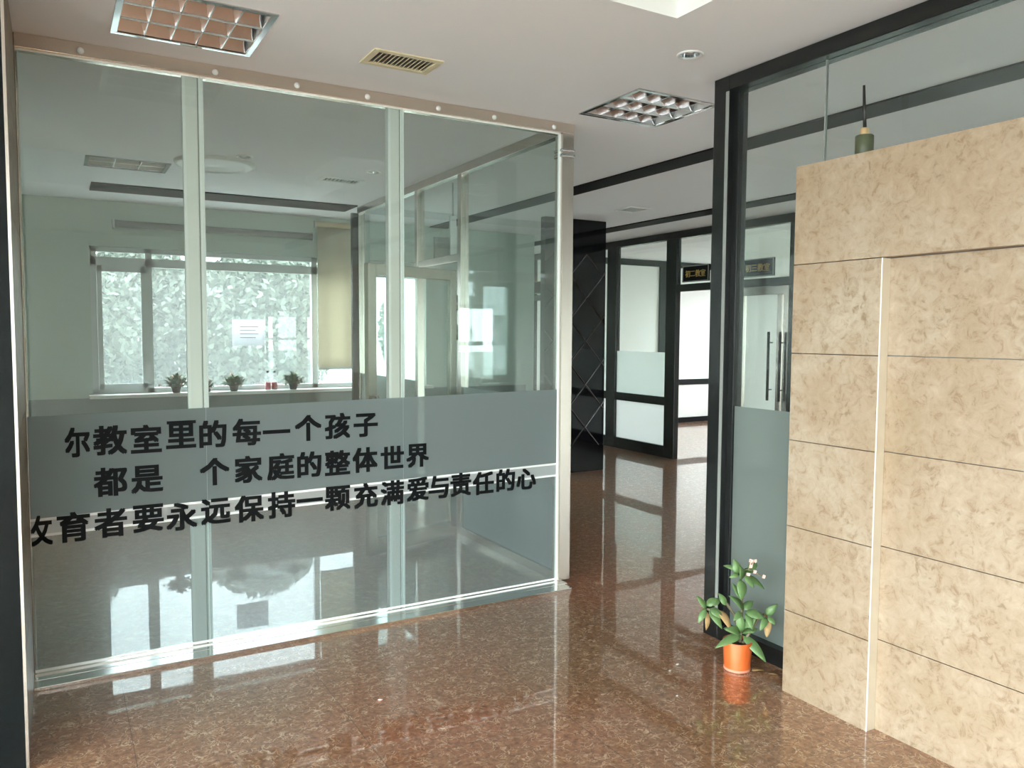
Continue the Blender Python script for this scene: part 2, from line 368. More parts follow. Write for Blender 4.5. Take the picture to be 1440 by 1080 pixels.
# ------------------------------------------------------------------ setting: floor, ceiling, walls
struct(MB().box(-3.5, 7.0, -3.8, 9.3, -0.12, 0.0).box(5.42, 7.0, 9.3, 14.3, -0.12, 0).box(7.0, 11.7, 3.1, 14.3, -0.12, 0), 'floor', M['floor'])
lights = [(0.26, 3.40, 0.83, 3.945), (2.745, 3.40, 3.31, 3.94), (0.25, 6.76, 0.82, 7.16)]
vents = [(1.325, 3.555, 1.652, 3.75), (5.16, 6.50, 5.42, 6.80), (2.00, 6.62, 2.34, 6.80)]
spots = [(2.615, 2.87), (2.29, 6.235), (1.27, 6.20)]
tray = (-1.6, 0.2, 2.275, 2.58)
holes = list(lights) + list(vents) + [(x-.045, y-.045, x+.045, y+.045) for x, y in spots] + [tray]
xs = sorted(set([-3.3, 5.42, 7.0, 11.7] + [h[0] for h in holes] + [h[2] for h in holes]))
ys = sorted(set([-3.8, 3.1, 9.3, 14.3] + [h[1] for h in holes] + [h[3] for h in holes]))
cb = MB()
for i in range(len(xs)-1):
    for j in range(len(ys)-1):
        cx, cy = (xs[i]+xs[i+1])/2, (ys[j]+ys[j+1])/2
        if (cx < 5.42 and cy > 9.3) or (cx > 7.0 and cy < 3.1): continue
        if any(h[0] < cx < h[2] and h[1] < cy < h[3] for h in holes): continue
        cb.add([(xs[i], ys[j], CZ), (xs[i], ys[j+1], CZ), (xs[i+1], ys[j+1], CZ), (xs[i+1], ys[j], CZ)], [(0, 1, 2, 3)])
cb.box(-3.5, 7.0, -3.8, 9.3, 3.35, 3.45).box(5.42, 7.0, 9.3, 14.3, 3.35, 3.45).box(7.0, 11.7, 3.1, 14.3, 3.35, 3.45)
ceil = struct(cb, 'ceiling', M['ceiling'])
tb = MB()
x0, y0, x1, y1 = tray
tb.box(x0-.02, x0, y0, y1, CZ+.001, 3.2); tb.box(x1, x1+.02, y0, y1, CZ+.001, 3.2); tb.box(x0-.02, x1+.02, y0-.02, y0, CZ+.001, 3.2)
tb.box(x0-.02, x1+.02, y1, y1+.02, CZ+.001, 3.2); tb.box(x0-.02, x1+.02, y0-.02, y1+.02, 3.2, 3.22)
struct(tb, 'ceiling_tray', M['tray'], ceil)
# black strips across the ceiling
struct(MB().box(4.03, 4.26, -3.6, 9.0, CZ-0.012, CZ+0.002), 'trim_1', M['strip'])
struct(MB().box(5.94, 6.19, -3.6, 13.9, CZ-0.012, CZ+0.002), 'trim_2', M['strip'])
struct(MB().box(0.32, 2.74, 7.92, 8.34, CZ-0.012, CZ+0.002), 'trim_3', M['strip'])

def wall_with_holes(axis, c0, c1, a0, a1, z0, z1, openings):
    """solid wall slab; axis 'y' spans x from a0..a1 and sits between y=c0..c1"""
    mb = MB(); cuts = sorted(set([a0, a1] + [o[0] for o in openings] + [o[1] for o in openings]))
    for i in range(len(cuts)-1):
        m_ = (cuts[i]+cuts[i+1])/2; op = [o for o in openings if o[0] < m_ < o[1]]
        segs = [(z0, z1)] if not op else [(z0, op[0][2]), (op[0][3], z1)]
        for s0, s1 in segs:
            if s1-s0 < 1e-4: continue
            if axis == 'y': mb.box(cuts[i], cuts[i+1], c0, c1, s0, s1)
            else: mb.box(c0, c1, cuts[i], cuts[i+1], s0, s1)
    return mb
# office back wall with window; the dado below the sill is darker, its backlit shade put into the colour
bw = struct(wall_with_holes('y', 9.0, 9.3, -0.5, 5.42, 0.93, 3.35, [(0.33, 3.13, 0.93, 2.46), (3.26, 3.98, 0.93, 2.46)]), 'wall_back', M['plaster'])
struct(MB().box(-0.5, 5.42, 9.0, 9.3, 0, 0.93), 'dado', M['plaster_dark'], bw)
struct(MB().box(-0.5, 5.42, 8.985, 9.0, 0, 0.10), 'baseboard_back', M['black'])
struct(MB().box(-0.62, -0.5, 4.3, 9.3, 0, 3.35), 'wall_office_left', M['plaster'])
struct(MB().box(5.42, 5.54, 9.0, 14.1, 0, 3.35), 'wall_corridor_left', M['plaster'])
struct(wall_with_holes('y', 14.0, 14.2, 5.42, 11.7, 0, 3.35, [(5.75, 6.8, 0.6, 2.6)]), 'wall_corridor_end', M['white'])
# dark polished stone return at the left edge, brown stone on its reveal, steel corner bead
wl = struct(MB().box(-3.3, -0.1285, 3.30, 4.28, 0, 3.35), 'wall_left', M['blackstone'])
rb = MB()
zc = [0, 0.40, 0.82, 1.24, 2.02, 2.46, 2.90]
for a, b in zip(zc[:-1], zc[1:]): rb.box(-0.1285, -0.12, 3.303, 4.28, a+.002, b-.002)
rv = struct(rb, 'reveal_cladding', M['brown'], wl)
struct(MB().box(-0.1285, -0.1185, 3.296, 3.303, 0, 2.905), 'corner_bead', M['steel'], wl)
struct(wall_with_holes('x', -3.5, -3.3, -3.8, 4.28, 0, 3.35, [(-3.5, 2.9, 0.05, 2.85)]), 'wall_hall_left', M['white'])
# entrance front behind the viewer; shopfront on the left is added, unseen, to brighten the hall
struct(wall_with_holes('y', -3.8, -3.6, -3.5, 7.0, 0, 3.35, [(-3.3, -0.8, 0.05, 2.85), (3.3, 6.7, 0.05, 2.1)]), 'wall_front', M['white'])
def shopfront(name, axis, c, a0, a1, n, top=2.85):
    ef = MB(); eg = MB(); w = (a1-a0-.07)/n
    def bx(mb, p, q, z0, z1, d0, d1):
        if axis == 'y': mb.box(p, q, c+d0, c+d1, z0, z1)
        else: mb.box(c+d0, c+d1, p, q, z0, z1)
    for k in range(n+1): bx(ef, a0+w*k, a0+w*k+.07, 0.05, top, 0, .07)
    for z in (0.05, top-.7, top-.07): bx(ef, a0, a1, z, z+.07, 0, .07)
    for k in range(n): bx(eg, a0+w*k+.07, a0+w*(k+1), 0.12, top-.7, .03, .038); bx(eg, a0+w*k+.07, a0+w*(k+1), top-.63, top-.07, .03, .038)
    fr = struct(ef, name, M['black']); struct(eg, 'pane', M['glass_thin'], fr)
shopfront('window_3', 'y', -3.75, -3.3, -0.8, 3)
shopfront('window_6', 'x', -3.45, -3.5, 2.9, 6)
shopfront('window_7', 'y', -3.75, 3.3, 6.7, 4, 2.1)  # unseen glazing, added to light the dark corridor
# classrooms beyond the corridor
struct(wall_with_holes('x', 11.5, 11.7, 3.1, 14.2, 0, 3.35, [(3.4, 6.8, 0.80, 2.50), (7.2, 10.35, 0.80, 2.50), (11.3, 13.8, 0.80, 2.50)]), 'wall_right', M['white'])
for n_, (a, b) in ((4, (3.4, 6.8)), (5, (7.2, 10.35)), (8, (11.3, 13.8))):
    wf = MB()
    for z in (0.80, 2.44): wf.box(11.55, 11.62, a, b, z, z+.06)
    for k in range(4): y = a + (b-a-.06)*k/3; wf.box(11.55, 11.62, y, y+.06, 0.80, 2.50)
    wo = struct(wf, 'window_%d' % n_, M['alum'])
    struct(MB().box(11.58, 11.588, a+.06, b-.06, 0.86, 2.44), 'pane', M['winglass'], wo)
wc = struct(MB().box(6.98, 11.5, 10.94, 11.06, 0, 3.35), 'wall_classroom_back', M['white'])
tm = MB(); tm.box(6.98, 11.5, 10.915, 10.94, 2.80, 2.905); struct(tm, 'trim_4', M['strip'])
struct(MB().box(6.98, 11.5, 10.915, 10.94, 0.69, 0.79), 'trim_5', M['strip'])
struct(MB().box(6.98, 11.5, 10.915, 10.94, 0.0, 0.09), 'baseboard_classroom', M['strip'])
struct(MB().box(9.34, 9.49, 10.90, 10.94, 0.09, 2.80), 'trim_6', M['strip'])
struct(MB().box(6.98, 11.5, 6.93, 7.03, 0, 3.35), 'wall_classroom_divider', M['white'])
struct(MB().box(6.88, 11.5, 3.1, 3.2, 0, 3.35), 'wall_classroom_near', M['white'])
struct(MB().box(6.88, 7.0, -3.8, 3.1, 0, 3.35), 'wall_hall_right', M['white'])
# ground outside
struct(MB().box(-60, 70, -60, 80, -0.5, -0.15), 'ground_outside', M['ground'])

# ------------------------------------------------------------------ office window
def window(name, x0, x1, muls, z0=0.965, z1=2.46):
    f = MB(); y0, y1 = 9.07, 9.14
    f.box(x0, x1, y0, y1, z0, z0+.05); f.box(x0, x1, y0, y1, z1-.05, z1); f.box(x0, x1, y0, y1, 2.27, 2.36)
    f.box(x0, x0+.06, y0, y1, z0, z1); f.box(x1-.06, x1, y0, y1, z0, z1)
    for a, b in muls: f.box(a, b, y0, y1, z0, z1)
    o = struct(f, name, M['alum'], bevel=0.003)
    ed = sorted([x0+.06] + [v for ab in muls for v in ab] + [x1-.06])
    for a, b in zip(ed[::2], ed[1::2]):
        struct(MB().box(a, b, 9.10, 9.106, z0+.05, 2.27).box(a, b, 9.10, 9.106, 2.36, z1-.05), 'pane', M['winglass'], o)
    return o
w1 = window('window_1', 0.33, 3.13, [(0.84, 0.905), (2.58, 2.645)])
# casement sash inside the left light
cs = MB()
cs.box(0.39, 0.84, 9.05, 9.07, 1.015, 1.065); cs.box(0.39, 0.84, 9.05, 9.07, 2.21, 2.27); cs.box(0.39, 0.435, 9.05, 9.07, 1.015, 2.27); cs.box(0.795, 0.84, 9.05, 9.07, 1.015, 2.27)
struct(cs, 'casement_sash', M['alum'], w1)
struct(MB().box(0.29, 3.17, 8.84, 9.2, 0.93, 0.965), 'window_sill', M['sill'], w1, 0.004)
w2 = window('window_2', 3.26, 3.98, [])
struct(MB().box(3.22, 4.02, 8.86, 9.2, 0.93, 0.965), 'window_sill', M['sill'], w2, 0.004)

# roller blinds
t = thing('roller_blind', (2.87, 8.95, 1.19), 'cream roller blind pulled most of the way down over right-hand pane', 'blind')
bm_ = MB(); n = 12
for i in range(n+1):
    z = 1.20 + (2.80-1.20)*i/n
    for x in (2.62, 3.12): bm_.v.append((x, 8.955+0.003*math.sin(i*1.7), z))
for i in range(n): bm_.f.append((2*i, 2*i+1, 2*i+3, 2*i+2)); bm_.smooth.append(True)
o = bm_.build('fabric', M['blind'], t); sd = o.modifiers.new('thickness', 'SOLIDIFY'); sd.thickness = 0.002
MB().box(2.62, 3.12, 8.945, 8.965, 1.18, 1.205).build('bottom_bar', M['alum'], t)
MB().tube([(2.60, 8.955, 2.83), (3.14, 8.955, 2.83)], 0.032, 14).build('roller', M['cream'], t)
for xx in (2.59, 3.14): MB().box(xx, xx+.01, 8.93, 9.0, 2.79, 2.87).build('bracket', M['alum'], t)
t = thing('roller_blind', (1.6, 8.95, 2.66), 'rolled-up roller blind mounted above the wide middle pane', 'blind')
MB().tube([(0.56, 8.955, 2.685), (2.56, 8.955, 2.685)], 0.036, 14).build('roller', M['grey'], t)
for xx in (.54, 2.56): MB().box(xx, xx+.02, 8.93, 9.0, 2.64, 2.73).build('bracket', M['alum'], t)
t = thing('paper_notice', (1.87, 9.06, 1.60), 'white sheet of paper taped to the office window pane', 'paper')
pp = MB(); n = 6
for i in range(n+1):
    x = 1.70+0.35*i/n
    for z in (1.455, 1.745): pp.v.append((x, 9.092-0.012*math.sin(PI*i/n), z))
for i in range(n): pp.f.append((2*i, 2*i+2, 2*i+3, 2*i+1)); pp.smooth.append(True)
o = pp.build('sheet', M['paper'], t); sd = o.modifiers.new('thickness', 'SOLIDIFY'); sd.thickness = 0.001
ln = MB()
for k in range(4): ln.box(1.78, 1.98-0.03*(k % 2), 9.0765, 9.078, 1.66-k*.04, 1.668-k*.04)
ln.build('printed_lines', M['grey'], t)

# plants and bottles on the sill
def sill_plant(x, label, w=0.13, h=0.13, flowers=0, seed=1):
    random.seed(seed); y = 8.93
    t = thing('potted_plant', (x, y, 0.966), label, 'potted plant', 'plants on the office window sill')
    MB().lathe((x, y, 0.966), [(0, 0), (0.036, 0), (0.048, 0.055), (0.052, 0.055), (0.052, 0.065), (0.043, 0.065), (0.042, 0.055), (0, 0.055)], 18).build('pot', M['soil'], t)
    f = MB(); st = MB()
    for k in range(130):
        a = random.uniform(0, 2*PI); q = random.uniform(0.35, 1)
        b = Vector((x+0.02*math.cos(a), y+0.02*math.sin(a), 1.03))
        tip = Vector((x+w*q*math.cos(a), y+0.6*w*q*math.sin(a), 0.985+h*random.uniform(0.25, 1.0)*(1.15-0.5*q)))
        f.leaf(b.lerp(tip, 0.5), tip, 0.05, (0, 0, 1), 0.2, 4)
        st.tube([b, b.lerp(tip, .5)], 0.002, 4)
    st.build('stem', M['stem'], t)
    f.build('foliage', M['sillplant'], t)
    if flowers:
        for k in range(flowers): MB().blob((x+random.uniform(-w, w*.6), y-0.05, 0.985+random.uniform(0, h)), 0.013, 6, 4).build('flower', M['petal'], t)
sill_plant(1.10, 'bushy plant on the sill farthest left, with pink flowers at its foot', 0.17, 0.21, 5, 3)
sill_plant(1.40, 'pale flowering sill plant just right of the steel mullion', 0.085, 0.15, 7, 5)
sill_plant(1.68, 'spreading green sill plant below the paper notice', 0.165, 0.19, 3, 8)
sill_plant(2.32, 'dark bushy sill plant right beside the two red bottles', 0.155, 0.20, 2, 11)
def bottle(x, label):
    y = 8.95; t = thing('bottle', (x, y, 0.966), label, 'bottle', 'bottles on the window sill')
    MB().lathe((x, y, 0.966), [(0, 0), (0.032, 0), (0.034, 0.01), (0.034, 0.13), (0.028, 0.155), (0.014, 0.19), (0.014, 0.205)], 18).build('glass_body', M['bottleglass'], t)
    MB().lathe((x, y, 0.966), [(0, 0.004), (0.030, 0.004), (0.031, 0.085), (0, 0.085)], 18).build('red_drink', M['red'], t)
    MB().lathe((x, y, 0.966), [(0.0155, 0.19), (0.0155, 0.212), (0, 0.212)], 14).build('cap', M['black'], t)
bottle(2.045, 'left one of the two clear bottles of red drink')
bottle(2.118, 'right one of the two clear bottles of red drink')

# added facade across the yard to screen low sky; then trees outside the back windows
struct(wall_with_holes('y', 34, 36, -25, 45, -0.15, 14, [(x, x+1.8, z, z+1.5) for x in range(-22, 43, 4) for z in (1,)]), 'wall_outside_added', M['facade'])
def tree(x, y, h, r, label, seed):
    random.seed(seed); t = thing('tree', (x, y, -0.15), label, 'tree', 'trees outside the back windows')
    MB().tube([(x, y, -0.15), (x+.1, y, h*.35), (x, y+.1, h*.7)], [0.16, 0.12, 0.05], 9).build('trunk', M['bark'], t)
    f = MB()
    for k in range(12000):
        while True:
            p = Vector([random.uniform(-1, 1) for _ in range(3)])
            if 0.35 < p.length < 1: break
        p = Vector((x+p.x*r, y+p.y*r, h*.55+p.z*h*.5))
        d = Vector([random.uniform(-1, 1) for _ in range(3)]).normalized()*0.075
        e = d.cross(Vector([random.uniform(-1, 1) for _ in range(3)])).normalized()*0.04
        f.add([p-d, p+e, p+d, p-e], [(0, 1, 2, 3)])
    f.build('crown', M['tree'], t)
for k, (x, y, h, r, lb) in enumerate([(0.0, 14.0, 2.8, 1.15, 'leafy tree outside, behind the narrow left casement light'),
        (3.1, 14.2, 2.9, 1.2, 'leafy tree outside, behind left half of wide window pane'),
        (7.35, 16.4, 3.1, 1.15, 'leafy tree outside, seen through the glass door beyond the blind'),
        (1.5, 17.4, 3.3, 1.25, 'leafy tree outside, farther back, behind the casement mullion'),
        (4.4, 17.6, 3.3, 1.25, 'leafy tree outside, farther back, behind right half of wide pane'),
        (10.1, 17.4, 3.3, 1.25, 'leafy tree outside, farthest right of the row, past the corridor')]):
    tree(x, y, h, r, lb, 20+k)

# ------------------------------------------------------------------ front glass partition (plane y = 4.19)
GY = 4.19
gp = thing('glass_partition', (-0.12, GY, 0), 'long stainless framed glass partition carrying three lines of black lettering', 'partition')
MB().box(-0.12, 2.765, 4.015, 4.10, 0, 0.018).box(-0.12, 2.79, 4.104, 4.24, 0, 0.018).build('bottom_rail', M['threshold'], gp, 0.002)
MB().box(-0.12, 2.85, 4.165, 4.25, 2.845, 2.908).build('top_rail', M['toprail'], gp, 0.003)
cp = MB().box(2.764, 2.85, 4.165, 4.25, 0.018, 2.845).build('corner_post', M['steel'], gp, 0.004)
MB().box(2.757, 2.857, 4.158, 4.257, 2.70, 2.722).box(2.757, 2.857, 4.158, 4.257, 2.735, 2.752).build('collar', M['mirror'], cp, 0.006, 3)
MB().box(-0.12, -0.108, 4.203, 4.25, 0.018, 2.845).build('wall_channel', M['steel'], gp, 0.002)
panes = [(-0.115, 0.6495), (0.6515, 1.7085), (1.7105, 2.764)]
for a, b in ((0.575, 0.640), (1.636, 1.698)):
    m_ = MB().box(a, b, 4.206, 4.262, 0.018, 2.845).build('mullion', M['mullion'], gp, 0.003)
    MB().box(b, b+.006, 4.212, 4.262, 0.018, 2.845).build('glazing_gap', M['grey'], m_)
    MB().box(b+.006, b+.028, 4.206, 4.262, 0.018, 2.845).build('mullion_edge', M['seal'], m_)
    MB().box(a-.004, a+.010, 4.203, 4.206, 0.018, 2.845).build('sealant', M['seal'], m_)
def tilt(x): return (x+0.12)*0.0135
def slab(mb, x0, x1, z0, z1, y0, y1):
    mb.hexa([(x0, y0, z0+tilt(x0)), (x1, y0, z0+tilt(x1)), (x1, y1, z0+tilt(x1)), (x0, y1, z0+tilt(x0))],
            [(x0, y0, z1+tilt(x0)), (x1, y0, z1+tilt(x1)), (x1, y1, z1+tilt(x1)), (x0, y1, z1+tilt(x0))]); return mb
def film_sheet(x0, x1, z0, z1, y, name, m, par):
    mb = MB(); mb.add([(x0, y, z0+tilt(x0)), (x1, y, z0+tilt(x1)), (x1, y, z1+tilt(x1)), (x0, y, z1+tilt(x0))], [(0, 1, 2, 3)])
    return mb.build(name, m, par)
for a, b in panes:
    p = MB().box(a, b, GY, GY+.012, 0.030, 2.845).build('glass_pane', M['glass'], gp)
    MB().box(a, b, GY-.003, GY-.001, 0.022, 0.034).box(a, b, GY-.004, GY-.001, 2.838, 2.845).build('sealant', M['seal'], p)
    film_sheet(a, b, 0.742, 1.212, GY-.0015, 'frosted_film', M['film'], p)
    mb_ = MB(); mb_.add([(a, GY-.0015, 0.036), (b, GY-.0015, 0.036), (b, GY-.0015, 0.656+tilt(b)), (a, GY-.0015, 0.656+tilt(a))], [(0, 1, 2, 3)]); mb_.build('lower_film', M['film_faint'], p)
    film_sheet(a, b, 0.668, 0.730, GY-.0015, 'pale_band', M['bandfilm'], p)
    s_ = MB(); slab(s_, a, b, 0.730, 0.742, GY-.002, GY-.001); slab(s_, a, b, 0.656, 0.668, GY-.002, GY-.001); s_.build('band_edge', M['seal'], p)
MB().box(2.752, 2.764, GY-.004, GY+.012, 0.018, 2.845).build('sealant', M['seal'], gp)
for x in (0.14, 0.72, 1.12, 1.50, 1.92, 2.28, 2.70):
    MB().lathe((x, 4.165, 2.872), [(0.015, 0), (0.013, 0.005), (0.006, 0.009), (0, 0.009)], 14, Matrix.Rotation(PI/2, 3, 'X')).build('bolt', M['rim'], gp)
# lettering, each character stuck on the front of the glass
CHARS = [('尔', 0.082, 1.085), ('教', 0.219, 1.086), ('室', 0.375, 1.083), ('里', 0.532, 1.091), ('的', 0.682, 1.089), ('每', 0.847, 1.089), ('一', 0.998, 1.082), ('个', 1.165, 1.093), ('孩', 1.326, 1.095), ('子', 1.486, 1.091), ('都', 0.216, 0.887), ('是', 0.375, 0.886), ('个', 0.687, 0.897), ('家', 0.853, 0.895), ('庭', 1.018, 0.896), ('的', 1.169, 0.896), ('整', 1.324, 0.893), ('体', 1.481, 0.897), ('世', 1.642, 0.899), ('界', 1.797, 0.898), ('攵', -0.072, 0.686), ('育', 0.057, 0.688), ('者', 0.212, 0.69), ('要', 0.376, 0.693), ('永', 0.528, 0.685), ('远', 0.689, 0.694), ('保', 0.854, 0.69), ('持', 1.019, 0.693), ('一', 1.169, 0.702), ('颗', 1.323, 0.697), ('充', 1.485, 0.696), ('满', 1.641, 0.696), ('爱', 1.797, 0.702), ('与', 1.93, 0.702), ('责', 2.074, 0.704), ('任', 2.226, 0.699), ('的', 2.381, 0.704), ('心', 2.529, 0.698)]
for ch, x, z in CHARS:
    sq = {'尔': 0.74, '攵': 0.60}.get(ch, 1.0)
    glyph(ch, 'character', M['ink'], gp, (x, GY-.0045, z), 0.144, '-y', 0.034, 0.003, sq)
MB().box(0.468, 0.602, GY-.006, GY-.002, 1.148, 1.163).build('loose_stroke', M['ink'], gp)

# ------------------------------------------------------------------ side glass partition (plane x = 2.80)
sp = thing('glass_partition', (2.80, 6.1, 0), 'stainless glass side partition running back from the corner post', 'partition')
MB().box(2.77, 2.83, 4.257, 8.03, 2.84, 2.908).build('top_rail', M['steel'], sp, 0.003)
MB().box(2.77, 2.83, 4.257, 5.60, 0, 0.06).box(2.77, 2.83, 6.50, 7.97, 0, 0.06).build('bottom_rail', M['steel'], sp, 0.003)
for y0, y1 in ((5.585, 5.65), (6.44, 6.50), (7.97, 8.03)):
    MB().box(2.765, 2.835, y0, y1, 0, 2.84).build('post', M['steel'], sp, 0.004)
MB().box(2.70, 2.762, 7.985, 8.03, 0, 2.84).build('edge_post', M['black'], sp)
MB().box(2.77, 2.83, 5.65, 6.44, 2.17, 2.23).build('transom', M['steel'], sp, 0.003)
for y0, y1, z0 in ((4.262, 5.585, 0.06), (6.50, 7.97, 0.06), (5.65, 6.44, 2.23)):
    p = MB().box(2.795, 2.805, y0, y1, z0, 2.84).build('glass_pane', M['glass'], sp)
    if z0 < 1:
        MB().add([(2.793, y0, z0), (2.793, y1, z0), (2.793, y1, 1.18), (2.793, y0, 1.18)], [(0, 1, 2, 3)]).build('frosted_film', M['film'], p)

# open glass door, hinged on the post nearest the corner
dx, dy = 1.90-2.745, 5.33-5.60; dl = math.hypot(dx, dy); ang = math.atan2(dy, dx)
gd = thing('glass_door', (2.745, 5.60, 0), 'stainless framed glass door standing open behind the lettered partition', 'door')
gd.rotation_euler = (0, 0, ang)
def loc_build(mb, name, m, parent, bevel=0.0):
    """mesh given in the local frame of its thing"""
    me = bpy.data.meshes.new(name); o = bpy.data.objects.new(name, me); COL.objects.link(o)
    me.from_pydata(mb.v, [], mb.f); me.update(); me.polygons.foreach_set('use_smooth', mb.smooth); me.materials.append(m); o.parent = parent
    if bevel: b = o.modifiers.new('bevel', 'BEVEL'); b.width = bevel; b.segments = 2; b.limit_method = 'ANGLE'
    return o
loc_build(MB().box(0.03, 0.095, -.022, .022, 0.012, 2.09).box(dl-.075, dl, -.022, .022, 0.012, 2.09).box(0.095, dl-.075, -.022, .022, 2.01, 2.09).box(0.095, dl-.075, -.022, .022, 0.012, 0.13), 'door_frame', M['steel'], gd, 0.003)
dp = loc_build(MB().box(0.095, dl-.075, -.004, .004, 0.13, 2.01), 'glass_pane', M['glass'], gd)
for s in (-1, 1):
    h = MB().tube([(dl-.04, s*.022, 1.16), (dl-.045, s*.06, 1.155), (dl-.05, s*.075, 1.08), (dl-.05, s*.075, 0.92), (dl-.045, s*.06, 0.845), (dl-.04, s*.022, 0.84)], 0.011, 10)
    loc_build(h, 'pull_handle', M['mirror'], gd)
for z in (1.55, 1.78, 0.35):
    loc_build(MB().lathe((0.012, 0, z), [(0, 0), (0.012, 0), (0.012, 0.12), (0, 0.12)], 12), 'hinge', M['mirror'], gd)

# grey board hanging on the side glass above the door
hb = thing('hanging_board', (2.98, 6.3, 2.2), 'blank grey board on a white bracket above the open glass door', 'sign')
MB().box(2.868, 3.03, 6.30, 6.33, 2.215, 2.435).build('board', M['grey'], hb, 0.003)
MB().box(3.005, 3.065, 6.275, 6.30, 2.24, 2.62).build('bracket', M['rim'], hb, 0.002)
MB().box(3.030, 3.042, 6.282, 6.294, 2.62, CZ-.002).build('hanger_rod', M['grey'], hb)

# ------------------------------------------------------------------ right glass screen in a black frame (plane x = 3.00)
X1 = 3.0
rs = thing('glass_screen', (X1, 1.0, 0), 'black framed glass screen standing behind the beige marble wall', 'partition')
MB().box(2.985, 3.10, -3.5, 2.985, 2.835, 2.908).build('top_beam', M['black'], rs, 0.003)
MB().box(2.985, 3.10, 2.985, 3.09, 0, 2.908).build('post', M['black'], rs, 0.004)
MB().box(2.983, 2.986, 2.985, 3.005, 0.1, 2.83).build('chrome_edge', M['grey'], rs)
MB().box(3.02, 3.08, 2.945, 2.985, 0.08, 2.835).build('glazing_bead', M['black'], rs, 0.002)
MB().box(2.985, 3.10, -3.5, 2.985, 0, 0.085).build('skirting', M['black'], rs, 0.003)
for y0, y1 in ((2.445, 2.945), (0.9, 2.439), (-0.6, 0.894), (-2.1, -0.606), (-3.5, -2.106)):
    p = MB().box(3.035, 3.047, y0, y1, 0.085, 2.835).build('glass_pane', M['glass_right'], rs)
    MB().add([(3.033, y0, 0.085), (3.033, y1, 0.085), (3.033, y1, 1.235), (3.033, y0, 1.235)], [(3, 2, 1, 0)]).build('frosted_film', M['film_right'], p)
MB().box(3.034, 3.048, 2.439, 2.445, 0.085, 2.835).build('glass_joint', M['grey'], rs)

# ------------------------------------------------------------------ marble wall
mwl = thing('marble_wall', (2.88, 1.0, 0), 'freestanding beige marble-clad wall with a tall recessed panel', 'wall')
G = 0.0015; seams = [0, 0.374, 0.757, 1.140, 1.522, 1.906]
MB().box(2.872, 2.955, -2.6, 2.390, 0, 2.320).build('core', M['grey'], mwl)
pl = MB()
for a, b in zip(seams[:-1], seams[1:]): pl.box(2.805, 2.872, 1.972, 2.397, a+G*(a > 0), b-G)
pl.build('pilaster', M['marble'], mwl, 0.0015)
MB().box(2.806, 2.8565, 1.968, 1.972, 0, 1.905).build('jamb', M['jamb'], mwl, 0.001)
MB().box(2.8045, 2.806, 1.9675, 1.9715, 0, 1.905).build('jamb_bead', M['seal'], mwl)
MB().box(2.805, 2.872, -2.6, 2.397, 1.906+G, 2.328).build('lintel', M['marble'], mwl, 0.0015)
pn = MB()
for a, b in zip(seams[:-1], seams[1:]): pn.box(2.857, 2.872, -2.6, 1.972, a+G*(a > 0), b-G)
pn.build('recessed_panel', M['marble'], mwl, 0.001)
MB().box(2.872, 2.957, 2.390, 2.397, 0, 2.328).build('end_slab', M['marble'], mwl)
MB().box(2.872, 2.957, -2.6, 2.390, 2.320, 2.328).build('top_slab', M['marble'], mwl)

# small canister with a thin rod on top of the marble wall
cn = thing('canister', (2.905, 2.14, 2.329), 'small dark green canister with brass neck and black rod on marble wall', 'container')
c0 = (2.905, 2.14, 2.329)
MB().lathe(c0, [(0, 0), (0.034, 0), (0.036, 0.003), (0.036, 0.088), (0.033, 0.092), (0, 0.092)], 28).build('body', M['green_can'], cn)
MB().lathe(c0, [(0.017, 0.0925), (0.017, 0.118), (0.014, 0.122), (0, 0.122)], 20).build('neck', M['brass'], cn)
MB().tube([(2.905, 2.14, 2.451), (2.905, 2.146, 2.54), (2.904, 2.150, 2.625)], [0.0075, 0.0065, 0.005], 10).build('rod', M['black'], cn)

